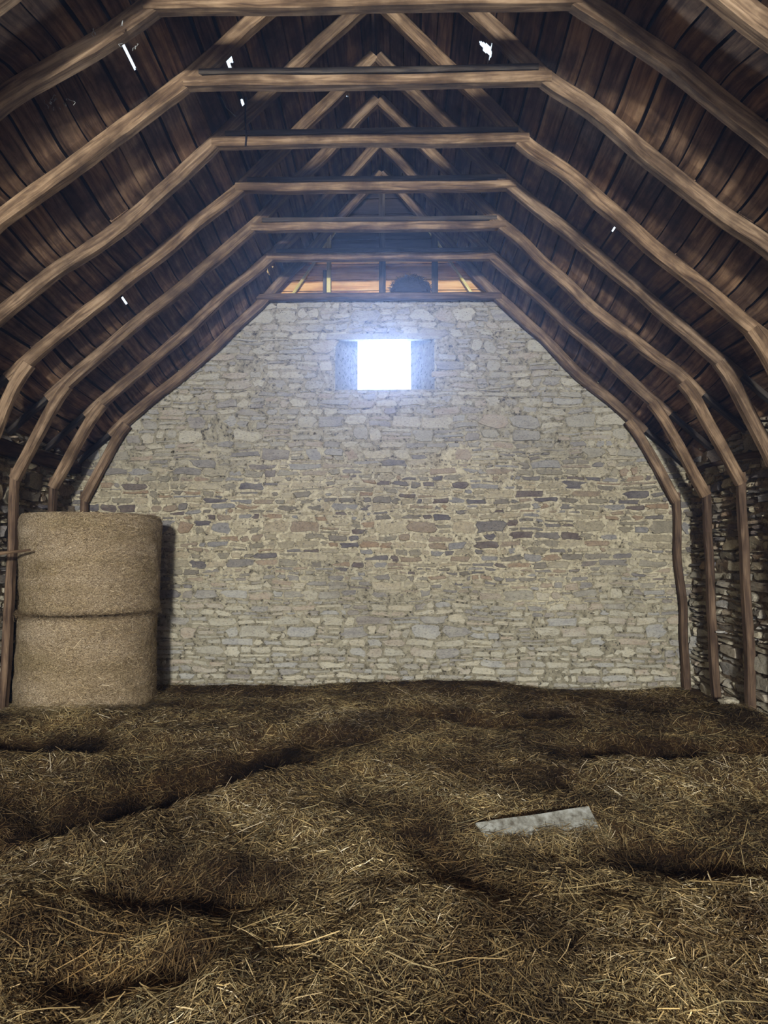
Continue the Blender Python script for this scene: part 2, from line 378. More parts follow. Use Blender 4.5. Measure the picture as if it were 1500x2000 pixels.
# splayed plastered reveals of the opening
mb = MB()
xi0, xi1, zi0, zi1 = WIN; xo0, xo1, zo0, zo1 = -0.60, 0.16, 3.90, 4.79; yo = Y_FAR + 0.5
def quadgrid(mb, a, b, c, d, n=10, amp=0.008, m=0):
    ids = {}
    a, b, c, d = map(Vector, (a, b, c, d)); nn = (b - a).cross(d - a).normalized()
    for i in range(n + 1):
        for j in range(n + 1):
            p = a.lerp(b, i / n).lerp(d.lerp(c, i / n), j / n)
            edge = 0 if i in (0, n) or j in (0, n) else 1
            ids[i, j] = mb.vert(p + nn * amp * edge * mnoise.noise(p * 7), p)
    for i in range(n):
        for j in range(n): mb.face((ids[i, j], ids[i + 1, j], ids[i + 1, j + 1], ids[i, j + 1]), .5, m)
yi = Y_FAR - 0.004
quadgrid(mb, (xi0, yi, zi0), (xo0, yo, zo0), (xo0, yo, zo1), (xi0, yi, zi1))
quadgrid(mb, (xo1, yo, zo0), (xi1, yi, zi0), (xi1, yi, zi1), (xo1, yo, zo1))
quadgrid(mb, (xi0, yi, zi0), (xi1, yi, zi0), (xo1, yo, zo0), (xo0, yo, zo0), m=1)
quadgrid(mb, (xi0, yi, zi1), (xo0, yo, zo1), (xo1, yo, zo1), (xi1, yi, zi1), m=1)
tag(mb.build('window_1', [M_PLASTER, M_GREY], smooth=True), kind='structure')

# ------------------------------------------------------------------ side walls, near wall
P_r = lambda u, v, d: (X_R - d, -u, v)
P_l = lambda u, v, d: (X_L + d, u, v)
mb = MB()
rubble(mb, -Y_FAR, -3.6, -0.1, 3.12, P_r, relief=0.055, hs=1.15, rough=0.7, gap=(0.004, 0.016), holes=0.03)
mortar(mb, -Y_FAR, -3.6, -0.15, 3.14, P_r, step=0.05, amp=0.014, base=0.0)
boxm(mb, (X_R + .04, -9.4, -.3), (X_R + .5, Y_FAR + .5, 3.0), m=1)
tag(mb.build('wall_right', [M_SIDESTONE, M_SIDEMORTAR]), kind='structure')
mb = MB()
rubble(mb, 3.6, Y_FAR, -0.1, 3.10, P_l, relief=0.055, hs=1.15, rough=0.7, gap=(0.004, 0.016), holes=0.03)
mortar(mb, 3.6, Y_FAR, -0.15, 3.12, P_l, step=0.05, amp=0.014, base=0.0)
boxm(mb, (X_L - .5, -9.4, -.3), (X_L - .04, Y_FAR + .5, 3.0), m=1)
tag(mb.build('wall_left', [M_SIDESTONE, M_SIDEMORTAR]), kind='structure')
mb = MB()
dx0, dx1, dz = -2.0, 1.6, 3.0                    # unseen door opening added for the fill light, hatch above it
hx0, hx1, hz0, hz1 = -0.55, 0.25, 3.35, 4.05
for lo, hi in (((X_L - .5, -9.8, -.3), (dx0, -9.3, 7.2)), ((dx1, -9.8, -.3), (X_R + .5, -9.3, 7.2)),
               ((dx0, -9.8, dz), (hx0, -9.3, hz1)), ((hx1, -9.8, dz), (dx1, -9.3, hz1)), ((hx0, -9.8, dz), (hx1, -9.3, hz0)), ((dx0, -9.8, hz1), (dx1, -9.3, 7.2))):
    boxm(mb, lo, hi)
tag(mb.build('wall_near', [M_SIDEMORTAR]), kind='structure')

# ------------------------------------------------------------------ gable boarding above the stone
mb = MB()
z = 5.12
for i in range(10):
    h = [0.20, 0.155, 0.22][i] if i < 3 else random.uniform(0.16, 0.22)
    if z > 6.9: break
    pale = z < 5.70  # pale boards up to this height, dark ones above
    hw = (7.05 - z) / 0.97 + 0.1
    g = 0.012
    r = random.uniform(0.35, 0.8)
    n = 24
    y0 = Y_FAR + 0.05 + random.uniform(0, 0.012)
    # hand-cut arched gap for the nest in the two lowest boards is hidden by the nest itself
    ids = []
    for j in range(n + 1):
        x = RIDGE[0] - hw + 2 * hw * j / n
        zz0 = z + g * 0.5 + 0.004 * mnoise.noise(Vector((x * 3, i, 1))); zz1 = z + h - g * 0.5 + 0.005 * mnoise.noise(Vector((x * 3, i, 2)))
        ids.append([mb.vert((x, y0, zz0), (x, zz0, i * 3.1)), mb.vert((x, y0, zz1), (x, zz1, i * 3.1)),
                    mb.vert((x, y0 + .025, zz1), (x, zz1, i * 3.1)), mb.vert((x, y0 + .025, zz0), (x, zz0, i * 3.1))])
    for A, B in zip(ids, ids[1:]):
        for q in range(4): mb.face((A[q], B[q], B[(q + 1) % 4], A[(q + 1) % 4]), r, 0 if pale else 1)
    z += h
boxm(mb, (-2.4, Y_FAR + .10, 5.1), (1.9, Y_FAR + .14, 7.1), m=2)
tag(mb.build('wall_gable', [M_PALEGABLE, M_DARKGABLE, M_DARK]), kind='structure')

# ------------------------------------------------------------------ roof trusses
TY = [3.65, 4.38, 5.09, 5.885, 6.64, 7.29, 8.10, 8.74]
LP = [[(-1.68, 5.50), (-2.3, 5.02), (-3.2, 4.28), (-3.95, 3.52)],
      [(-1.72, 5.53), (-1.91, 5.39), (-2.13, 5.22), (-2.46, 5.04), (-2.78, 4.86), (-3.3, 4.33), (-3.95, 3.60)],
      [(-1.67, 5.52), (-1.80, 5.44), (-2.20, 5.13), (-2.69, 4.75), (-3.20, 4.38), (-3.95, 3.62)],
      [(-1.67, 5.53), (-2.03, 5.17), (-2.45, 4.82), (-2.83, 4.53), (-3.20, 4.26), (-3.66, 3.90), (-3.96, 3.58)],
      [(-1.64, 5.51), (-2.02, 5.20), (-2.54, 4.75), (-2.96, 4.42), (-3.38, 4.06), (-3.79, 3.74), (-3.95, 3.56)],
      [(-1.62, 5.45), (-2.03, 5.09), (-2.50, 4.69), (-2.89, 4.38), (-3.26, 4.06), (-3.58, 3.78), (-3.88, 3.50)],
      [(-1.61, 5.43), (-2.18, 4.96), (-2.82, 4.36), (-3.32, 3.92), (-3.75, 3.57), (-3.84, 3.48)],
      [(-1.61, 5.38), (-1.88, 5.08), (-2.48, 4.50), (-3.03, 4.04), (-3.66, 3.50), (-3.80, 3.35)]]
RP = [[(1.15, 5.50), (2.0, 4.76), (2.6, 4.24), (3.35, 3.50)],
      [(1.20, 5.53), (1.45, 5.36), (1.74, 5.14), (2.07, 4.86), (2.49, 4.50), (3.0, 4.04), (3.36, 3.62)],
      [(1.15, 5.50), (1.45, 5.28), (1.78, 4.98), (2.15, 4.64), (2.43, 4.42), (2.86, 4.10), (3.35, 3.60)],
      [(1.13, 5.48), (1.49, 5.20), (1.90, 4.82), (2.34, 4.41), (2.84, 3.98), (3.27, 3.60)],
      [(1.14, 5.48), (1.42, 5.25), (1.88, 4.85), (2.18, 4.57), (2.61, 4.20), (3.02, 3.83), (3.34, 3.53)],
      [(1.14, 5.41), (1.43, 5.17), (1.64, 4.93), (2.05, 4.53), (2.60, 4.06), (3.04, 3.71), (3.25, 3.50)],
      [(1.15, 5.42), (1.52, 5.08), (2.02, 4.61), (2.51, 4.15), (2.88, 3.77), (3.22, 3.46)],
      [(1.05, 5.42), (1.33, 5.12), (1.83, 4.66), (2.30, 4.18), (2.70, 3.82), (3.06, 3.47), (3.15, 3.37)]]
FL = [(-4.27, 2.5), (-4.27, 2.5), (-4.27, 2.5), (-4.27, 2.62), (-4.27, 2.62), (-4.29, 2.55), (-4.29, 2.54), (-4.20, 2.43)]
FR = [(3.70, 2.5), (3.70, 2.5), (3.70, 2.5), (3.70, 2.5), (3.70, 2.6), (3.71, 2.48), (3.69, 2.42), (3.60, 2.40)]
TIEZ = [5.50, 5.53, 5.485, 5.495, 5.495, 5.405, 5.425, 5.17]   # centre height of each collar
TLAB = ['roof truss nearest the viewer, only its right rafter clipped in the top right corner',
        'nearest truss with a visible collar beam, cut by the top edge of the photo',
        'second tie beam truss from the top, bright tan collar with a dark strip above',
        'third tie beam truss from the top of the photo, between two other trusses',
        'fourth collar beam truss counted down from the top edge of the photo',
        'fifth collar beam truss counted down, third in front of the stone gable wall',
        'sixth collar beam truss, just in front of the gable wall tie beam',
        'last roof truss flat against the stone gable, low tie beam resting on the masonry']
def prof(P, side, x):
    """height of a rafter's centre line at distance x"""
    pts = [RIDGE] + P
    xs = [p[0] * side for p in pts]; zs = [p[1] for p in pts]; q = x * side
    if q <= xs[0]: return zs[0]
    if q >= xs[-1]: return zs[-1] - (q - xs[-1]) * 0.89
    return float(np.interp(q, xs, zs))
for n, Y in enumerate(TY):
    root = empty('roof_truss', (0, Y, 0))
    tag(root, TLAB[n], 'roof truss', 'roof trusses along the barn')
    far = n == 7
    for side, P, F in ((-1, LP[n], FL[n]), (1, RP[n], FR[n])):
        mb = MB()
        xw = (X_L + 0.03) if side < 0 else (X_R - 0.03)
        kx = P[-1][0] + side * .06
        pts = [(RIDGE[0] + side * 0.02, Y + side * 0.001, RIDGE[1])] + [(x, Y, z) for x, z in P] + [(kx, Y, prof(P, side, kx))]
        beam(mb, pts, 0.125 if n > 1 else 0.14, 0.10, seed=n * 5 + side, wob=0.012, r=random.uniform(0.35, 0.85))
        o = mb.build('rafter', M_TIMBER, smooth=False); fin(o, root)
        mb = MB()
        beam(mb, [(P[-1][0] - side * .1, Y + .01, prof(P, side, P[-1][0] - side * .1) + .035), (xw, Y + .01, prof(P, side, xw) + 0.035)], 0.05, 0.09, seed=n, ch=.006, r=0.1)
        o = mb.build('rafter_tail', M_GREY); fin(o, root)
        mb = MB()
        k = P[-1]
        bx = k[0] - side * 0.05
        beam(mb, [(bx - side * 0.10, Y - 0.012, k[1] + 0.10), (bx, Y - .012, k[1] - 0.02), (F[0], Y - .012, F[1])], 0.115, 0.10, seed=n * 9, wob=0.008, r=random.uniform(0.5, 0.9))
        o = mb.build('knee_brace', M_TIMBER); fin(o, root)
        mb = MB()
        base = (-4.33 if side < 0 else (3.735 if not far else 3.67), Y, -0.02)
        if far and side < 0: base = (-4.25, Y, -0.02)
        beam(mb, [(F[0] + side * 0.005, Y, F[1] + 0.12), (F[0] + side * .01, Y, F[1] - .6), ((F[0] + base[0]) / 2 + side * random.uniform(0, .015), Y, 1.1), base], 0.08, 0.095, seed=n * 3, wob=0.012, taper=1.08, r=random.uniform(0.2, 0.6))
        o = mb.build('post', M_POST); fin(o, root)
    zc = TIEZ[n]
    xl = -1.92 if far else LP[n][0][0] - 0.05; xr = 1.36 if far else RP[n][0][0] + 0.05
    sag = random.uniform(-.015, .015)
    mb = MB()
    beam(mb, [(xl, Y - .015, zc), ((xl + xr) / 2, Y - .015, zc + sag - .01), (xr, Y - .015, zc - .01)], 0.088 if n != 1 else 0.12, 0.10, seed=n, wob=0.006, r=0.75 if not far else 0.3)
    o = mb.build('tie_beam' if far else 'collar_beam', M_TIMBER if not far else M_POST); fin(o, root)
    if not far:
        mb = MB()
        beam(mb, [(xl + .12, Y + .0, zc + .073), (0, Y, zc + .066 + sag), (xr - .1, Y, zc + .068)], 0.05, 0.12, seed=n, wob=0.004, ch=0.006, r=0.3)  # dark strip along the top edge of the collar
        o = mb.build('top_strip', M_GREY); fin(o, root); o['label'] = 'dark grey strip along the top of the collar'
    else:
        for nm, x, w, top, mm in (('king_post', -0.235, 0.085, 6.86, M_GREY), ('stud', -0.955, 0.06, 6.10, M_SUNLIT), ('stud', -1.01, 0.05, 5.55, M_GREY), ('stud', 0.475, 0.085, 6.15, M_GREY)):
            mb = MB()
            beam(mb, [(x, Y + .03, zc + .03), (x, Y + .03, top)], w, 0.06, up=(0, 1, 0), seed=x, ch=0.006, wob=0.004, r=0.5)
            o = mb.build(nm, mm); fin(o, root)
        for s in (-1, 1):
            mb = MB()
            xa, xb = RIDGE[0] + s * 1.22, RIDGE[0] + s * 0.62
            beam(mb, [(xa, Y + .06, 5.22), (xb, Y + .06, 6.15)], 0.035, 0.04, seed=s, ch=.004, wob=.003, r=0.6)
            o = mb.build('strut', M_SUNLIT); fin(o, root)

# ------------------------------------------------------------------ roof boarding
HOLES = []   # filled below: (side, x, Y, rx, ry)
def add_hole(side, x, Y, rx, ry): HOLES.append((side, x, Y, rx, ry))
for h_ in ((1, 0.74, 5.42, 0.055, 0.06), (-1, -1.42, 5.32, 0.016, 0.075), (-1, -2.00, 4.66, 0.006, 0.06), (-1, -1.40, 5.92, 0.05, 0.06), (-1, -0.57, 6.91, 0.014, 0.02),
           (1, 2.06, 6.18, 0.016, 0.02), (-1, -2.94, 6.97, 0.012, 0.016), (-1, -1.10, 8.50, 0.012, 0.03), (-1, -1.66, 8.45, 0.014, 0.04)):
    add_hole(*h_)
def rz(side, x, Y):
    """underside of the boards: top edge of the rafters"""
    PP = LP if side < 0 else RP
    i = max(0, min(len(TY) - 2, int(np.searchsorted(TY, Y)) - 1))
    t = (Y - TY[i]) / (TY[i + 1] - TY[i]); t = max(0, min(1, t))
    t = t * t * (3 - 2 * t)
    a, b = prof(PP[i], side, x), prof(PP[i + 1], side, x)
    return a * (1 - t) + b * t + 0.098
mb = MB()
YB0 = 2.2
for side in (-1, 1):
    x = RIDGE[0]; wall = (X_L if side < 0 else X_R) + side * 0.45; bi = 0
    while (x - wall) * side < 0:
        w = random.uniform(0.125, 0.175)          # horizontal run of one board
        xa, xb = x + side * 0.003, x + side * (w - random.choice((0.002, 0.004, 0.007, 0.014)))
        cuts = [YB0]
        y = YB0 + random.uniform(0.8, 2.6)
        while y < Y_FAR - 0.6: cuts.append(min(TY, key=lambda q: abs(q - y))); y += random.choice((1.5, 2.3, 3.0))
        cuts = sorted(set(cuts)) + [Y_FAR + 0.06]
        for c0, c1 in zip(cuts, cuts[1:]):
            off = random.uniform(0.0, 0.014); tilt = random.uniform(-0.006, 0.012); r = min(1, max(0, random.gauss(0.45, 0.28))); go = random.uniform(0, 90)
            n = max(2, int((c1 - c0) / 0.12)); ids = []
            dxa = random.uniform(0, .006); dxb = random.uniform(0, .010)
            for j in range(n + 1):
                Y = c0 + 0.003 + (c1 - c0 - 0.006) * j / n; row = []
                for q in range(5):
                    xx = (xa + side * dxa) + (xb - side * dxb - xa) * q / 4
                    z = rz(side, xx, Y) + off + tilt * (q / 4) + 0.003 * mnoise.noise(Vector((Y * 2, q * .6, go)))
                    row.append(mb.vert((xx, Y, z), (Y, q * 0.05 + go, go)))
                for q in (4, 0):
                    xx = mb.v[row[q]][0]; row.append(mb.vert((xx + side * .014, Y, mb.v[row[q]][2] + .018), (Y, q * .05 + go, go + .02)))
                ids.append(row)
            for A, B in zip(ids, ids[1:]):
                cx = (mb.v[A[0]][0] + mb.v[A[4]][0]) / 2; cy = (mb.v[A[0]][1] + mb.v[B[0]][1]) / 2
                for q in range(6):
                    if q < 4:
                        px, py = (mb.v[A[q]][0] + mb.v[A[q + 1]][0]) / 2, cy
                    mb.face((A[q], A[(q + 1) % 7 if q < 6 else 0], B[(q + 1) % 7 if q < 6 else 0], B[q]), r)
            mb.face(ids[0], r); mb.face(ids[-1][::-1], r)
        x += side * w; bi += 1
def cut_holes(mb, size):
    """refine and drop faces inside the roof holes (hidden by the torn edge)"""
    keep_f, keep_r, keep_m = [], [], []
    for f, r, m_ in zip(mb.f, mb.r, mb.m):
        P = [Vector(mb.v[i]) for i in f]; c = sum(P, Vector()) / len(P)
        hit = None
        for s, hx, hy, rx, ry in HOLES:
            if (c.x - RIDGE[0]) * s > 0 and abs(c.x - hx) < rx + .12 and abs(c.y - hy) < ry + .12: hit = (s, hx, hy, rx, ry); break
        if hit is None or len(f) != 4: 
            keep_f.append(f); keep_r.append(r); keep_m.append(m_); continue
        s, hx, hy, rx, ry = hit; n = 10
        if m_ == 1: hx += s * 0.02; hy += 0.045; rx += 0.05; ry += 0.06
        G = [[mb.vert(P[0].lerp(P[1], i / n).lerp(P[3].lerp(P[2], i / n), j / n), Vector(mb.g[f[0]]).lerp(Vector(mb.g[f[1]]), i / n).lerp(Vector(mb.g[f[3]]).lerp(Vector(mb.g[f[2]]), i / n), j / n)) for j in range(n + 1)] for i in range(n + 1)]
        for i in range(n):
            for j in range(n):
                q = [G[i][j], G[i + 1][j], G[i + 1][j + 1], G[i][j + 1]]
                c = sum((Vector(mb.v[k]) for k in q), Vector()) / 4
                d = ((c.x - hx) / rx) ** 2 + ((c.y - hy) / ry) ** 2 + 0.5 * mnoise.noise(c * 30)
                if d > 1: keep_f.append(tuple(q)); keep_r.append(r); keep_m.append(m_)
    mb.f, mb.r, mb.m = keep_f, keep_r, keep_m
# dark underlay above the boards
for side in (-1, 1):
    wall = (X_L if side < 0 else X_R) + side * 0.5
    nx, ny = 40, 54; ids = {}
    for i in range(nx + 1):
        for j in range(ny + 1):
            x = RIDGE[0] + (wall - RIDGE[0]) * i / nx; Y = YB0 + (Y_FAR + .3 - YB0) * j / ny
            ids[i, j] = mb.vert((x, Y, rz(side, x, Y) + 0.050), (x, Y, 0))
    for i in range(nx):
        for j in range(ny): mb.face((ids[i, j], ids[i + 1, j], ids[i + 1, j + 1], ids[i, j + 1]), .5, 1)
cut_holes(mb, 1)
# rear half of the roof, behind the viewer
for side in (-1, 1):
    wall = (X_L if side < 0 else X_R) + side * 0.5
    for k in range(12):
        xa = RIDGE[0] + (wall - RIDGE[0]) * k / 12; xb = RIDGE[0] + (wall - RIDGE[0]) * (k + 1) / 12
        q = [mb.vert((xx, yy, rz(side, xx, 3.6) + .03), (yy, xx, 0)) for xx, yy in ((xa, -9.4), (xb, -9.4), (xb, YB0 + .02), (xa, YB0 + .02))]
        mb.face(q, 0.5, 0)
# ridge cap
q = [mb.vert(p) for p in ((RIDGE[0] - .15, -9.4, 7.02), (RIDGE[0] + .15, -9.4, 7.02), (RIDGE[0] + .15, Y_FAR + .3, 7.02), (RIDGE[0] - .15, Y_FAR + .3, 7.02))]
mb.face(q, .5, 1)
tag(mb.build('ceiling', [M_ROOF, M_DARK]), kind='structure')

# wall plates along the tops of the side walls
mb = MB()
pts = [(X_R - 0.035 + 0.015 * math.sin(y * 2.1), y, 2.76 + 0.03 * math.sin(y * 1.7 + 1)) for y in np.arange(3.6, 8.83, 0.3)]
beam(mb, pts, 0.075, 0.075, up=(0, 0, 1), ch=0.024, wob=0.02, r=0.15)
tag(mb.build('wall_plate', M_POST), 'crooked dark pole running along the top of the right stone wall behind the posts', 'wall plate')
mb = MB()
pts = [(X_L + 0.095 + 0.01 * math.sin(y), y, 2.88) for y in np.arange(3.6, 8.83, 0.4)]
beam(mb, pts, 0.10, 0.17, up=(0, 0, 1), ch=0.02, wob=0.012, r=0.0)
tag(mb.build('wall_plate', M_POST), 'dark squared beam along the top of the left stone wall under the rafters', 'wall plate')

# ------------------------------------------------------------------ straw floor
def vnoise(seed, k, freq):
    r = np.random.default_rng(seed); a = r.uniform(0, 2 * np.pi, k); p = r.uniform(0, 2 * np.pi, k); f = freq * r.uniform(0.6, 1.6, k)
    return lambda x, y: sum(np.sin(f[i] * (x * np.cos(a[i]) + y * np.sin(a[i])) + p[i] + 0.9 * np.sin(f[i] * 0.7 * (x * np.sin(a[i]) - y * np.cos(a[i])) + p[i] * 2)) for i in range(k)) / math.sqrt(k)
N1, N2, N3, N4 = vnoise(1, 7, 1.7), vnoise(2, 9, 5.0), vnoise(3, 9, 13.0), vnoise(4, 8, 34.0)
def seg(x, y, a, b, s):
    ax, ay = a; bx, by = b; dx, dy = bx - ax, by - ay
    t = np.clip(((x - ax) * dx + (y - ay) * dy) / (dx * dx + dy * dy + 1e-9), 0, 1)
    return np.exp(-((x - ax - t * dx) ** 2 + (y - ay - t * dy) ** 2) / (2 * s * s))
FEAT = [((-1.15, 5.75), (-2.5, 4.15), 0.26, -0.16), ((-0.9, 5.2), (-2.0, 3.9), 0.16, 0.07), ((1.7, 5.95), (3.4, 5.85), 0.16, -0.15), ((1.4, 5.45), (3.3, 5.4), 0.2, 0.05),
        ((1.5, 7.35), (3.2, 7.35), 0.14, -0.12), ((1.4, 6.95), (3.4, 6.85), 0.2, 0.07), ((0.3, 7.2), (1.5, 6.9), 0.15, -0.08), ((-4.0, 6.0), (-2.8, 5.95), 0.15, -0.11),
        ((-4.0, 5.6), (-2.4, 5.6), 0.14, 0.06), ((1.45, 4.05), (1.8, 3.95), 0.13, -0.07), ((-0.5, 8.85), (1.0, 8.85), 0.30, 0.06), ((-3.9, 7.0), (-3.0, 6.95), 0.2, 0.06),
        ((-0.8, 3.45), (-1.4, 3.5), 0.13, -0.09), ((-0.9, 2.85), (-1.3, 2.8), 0.1, -0.08), ((-0.45, 6.35), (-0.9, 6.3), 0.14, -0.06), ((-1.6, 6.5), (-2.3, 6.2), .2, .07),
        ((3.3, 7.9), (3.8, 6.0), 0.25, 0.08), ((0.2, 3.2), (0.9, 2.7), .25, .05), ((0.15, 4.1), (0.5, 3.5), .12, -.06), ((3.0, 8.75), (1.9, 8.8), .15, -.03)]
def H(x, y):
    x = np.asarray(x, float); y = np.asarray(y, float)
    h = 0.034 * N1(x, y) + 0.026 * N2(x, y) + 0.014 * N3(x, y) + 0.005 * N4(x, y)
    edge = np.clip((Y_FAR - y) / 0.5, 0.35, 1) * np.clip((X_R - x) / 0.5, 0.3, 1) * np.clip((x - X_L) / 0.5, 0.3, 1)
    h = h * edge
    for a, b, s, d in FEAT: h = h + d * seg(x, y, a, b, s)
    return h
mb = MB()
xs = np.linspace(X_L - .05, X_R + .05, 300); ys = np.linspace(1.4, Y_FAR + .05, 300)
XX, YY = np.meshgrid(xs, ys, indexing='ij'); ZZ = H(XX, YY)
V = np.stack([XX, YY, ZZ], -1).reshape(-1, 3)
def grid_obj(name, V, nx, ny, m):
    i, j = np.meshgrid(np.arange(nx - 1), np.arange(ny - 1), indexing='ij'); a = (i * ny + j).ravel()
    F = np.stack([a, a + ny, a + ny + 1, a + 1], -1)
    return V, F
V, F = grid_obj('floor', V, 300, 300, None)
xs2 = np.linspace(X_L - .05, X_R + .05, 40); ys2 = np.linspace(-9.4, 1.4, 50)
X2, Y2 = np.meshgrid(xs2, ys2, indexing='ij'); V2, F2 = grid_obj('', np.stack([X2, Y2, H(X2, Y2) * 0.8], -1).reshape(-1, 3), 40, 50, None)
def dark_patch(x, y):  # straw colour darkened along the hollows and in set patches
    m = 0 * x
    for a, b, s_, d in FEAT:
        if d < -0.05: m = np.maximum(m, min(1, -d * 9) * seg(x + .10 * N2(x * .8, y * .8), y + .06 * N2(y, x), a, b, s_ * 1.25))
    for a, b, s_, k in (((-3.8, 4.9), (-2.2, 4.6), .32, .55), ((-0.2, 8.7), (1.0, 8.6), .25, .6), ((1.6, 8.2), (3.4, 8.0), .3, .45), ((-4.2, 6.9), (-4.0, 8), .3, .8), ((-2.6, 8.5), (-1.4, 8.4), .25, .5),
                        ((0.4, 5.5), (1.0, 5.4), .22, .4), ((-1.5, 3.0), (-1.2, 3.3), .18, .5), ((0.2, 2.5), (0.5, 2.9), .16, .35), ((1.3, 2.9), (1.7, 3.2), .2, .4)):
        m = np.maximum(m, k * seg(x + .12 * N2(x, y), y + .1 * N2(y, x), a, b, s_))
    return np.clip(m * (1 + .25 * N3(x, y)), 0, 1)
def np_mesh(name, V, F, mats, rnd=None, smooth=True, darken=False):
    me = bpy.data.meshes.new(name); k = F.shape[1]
    me.vertices.add(len(V)); me.vertices.foreach_set('co', V.astype('f').ravel())
    me.loops.add(F.size); me.loops.foreach_set('vertex_index', F.astype('i').ravel())
    me.polygons.add(len(F)); me.polygons.foreach_set('loop_start', (np.arange(len(F)) * k).astype('i'))
    me.update(calc_edges=True); me.validate()
    for q in mats: me.materials.append(q)
    if rnd is not None:
        a = me.attributes.new('rnd', 'FLOAT', 'FACE'); a.data.foreach_set('value', rnd.astype('f'))
    if darken:
        c = V[F].mean(1); dm = dark_patch(c[:, 0], c[:, 1])
        a = me.attributes.new('dark_patch', 'FLOAT', 'FACE'); a.data.foreach_set('value', dm.astype('f'))
    me.polygons.foreach_set('use_smooth', np.full(len(F), smooth))
    o = bpy.data.objects.new(name, me); COL.objects.link(o); return o
o = np_mesh('floor', np.concatenate([V, V2]), np.concatenate([F, F2 + len(V)]), [M_GROUND], darken=True)
tag(o, kind='structure')

def strands(n, x, y, length, width, zfun, lift, az=None, bend=0.25, pitch=None):
    """ribbons of three cross-sections each, lying over zfun"""
    az = rng.uniform(0, 2 * np.pi, n) if az is None else az
    t = np.array([-0.5, 0.0, 0.5])[None, :] * length[:, None]
    cv = rng.normal(0, bend, n)[:, None] * (np.array([1, 0, 1])[None, :]) * length[:, None] * 0.25
    dx, dy = np.cos(az)[:, None], np.sin(az)[:, None]
    px = x[:, None] + dx * t - dy * cv; py = y[:, None] + dy * t + dx * cv
    pit = rng.normal(0, 0.22, n) if pitch is None else pitch
    z0 = zfun(px, py)
    pz = z0 * 0.75 + z0.mean(1, keepdims=True) * 0.25 + lift[:, None] + t * pit[:, None] + 0.5 * np.abs(pit)[:, None] * length[:, None] * 0.6
    roll = rng.normal(0, 0.5, n)[:, None]; w = width[:, None] / 2 * np.array([0.8, 1, 0.7])[None, :]
    ox, oy, oz = -dy * np.cos(roll) * w, dx * np.cos(roll) * w, np.sin(roll) * w
    A = np.stack([px - ox, py - oy, pz - oz], -1); B = np.stack([px + ox, py + oy, pz + oz], -1)
    V = np.stack([A, B], 2).reshape(n * 6, 3)
    b = (np.arange(n) * 6)[:, None]
    F = np.concatenate([b + np.array([0, 1, 3, 2]), b + np.array([2, 3, 5, 4])], 1).reshape(-1, 4)
    return V, F
NS = 330000
u = rng.uniform(0, 1, NS); y0, y1 = 1.95, Y_FAR - 0.03
p = 0.7; d = (y0 ** p + u * (y1 ** p - y0 ** p)) ** (1 / p)
x = rng.uniform(-1, 1, NS) * (d * 0.66 + 0.35) - 0.03 * d
ok = (x > X_L + .2) & (x < X_R - .2); x, d = x[ok], d[ok]; NS = len(x)
ln = np.clip(rng.lognormal(math.log(0.036), 0.60, NS), 0.010, 0.26); wd = rng.uniform(0.0018, 0.0050, NS)
lf = np.abs(rng.normal(0, 0.013, NS)) + 0.002
# neighbouring stalks tend to lie the same way
azc = 1.3 * N1(x * 2.2 + 5, d * 2.2) + rng.normal(0, 0.95, NS) + np.where(rng.random(NS) < .45, rng.uniform(0, 3.14, NS), 0)
V, F = strands(NS, x, d, ln, wd, H, lf, az=azc)
rn = np.clip(rng.beta(1.15, 1.35, NS) + 0.10 * N2(x * .6, d * .6), 0, 1)
V[:, 0] = np.clip(V[:, 0], X_L + .03, X_R - .03); V[:, 1] = np.minimum(V[:, 1], Y_FAR - .02)
o = np_mesh('loose_straw', V, F, [M_STRAW], np.repeat(rn, 2), smooth=False, darken=True)
tag(o, 'golden brown loose straw strewn over the whole barn floor', 'straw', kind='stuff')
# a few hundred thicker, longer stalks
NL = 1500
yl = rng.uniform(2.0, 7.5, NL) ** 1.0; xl = rng.uniform(-1, 1, NL) * (yl * 0.62 + .2); ok = (xl > X_L + .3) & (xl < X_R - .3); xl, yl = xl[ok], yl[ok]; NL = len(xl)
V, F = strands(NL, xl, yl, rng.uniform(0.12, 0.34, NL), rng.uniform(0.003, 0.006, NL), H, np.abs(rng.normal(0.018, .012, NL)), bend=0.3, pitch=rng.normal(0, .12, NL))
o = np_mesh('long_straw', V, F, [M_STRAW], np.repeat(rng.uniform(0.4, 0.88, NL), 2), smooth=False, darken=True)
tag(o, 'longer pale straw stalks lying on top of the loose litter', 'straw', kind='stuff')

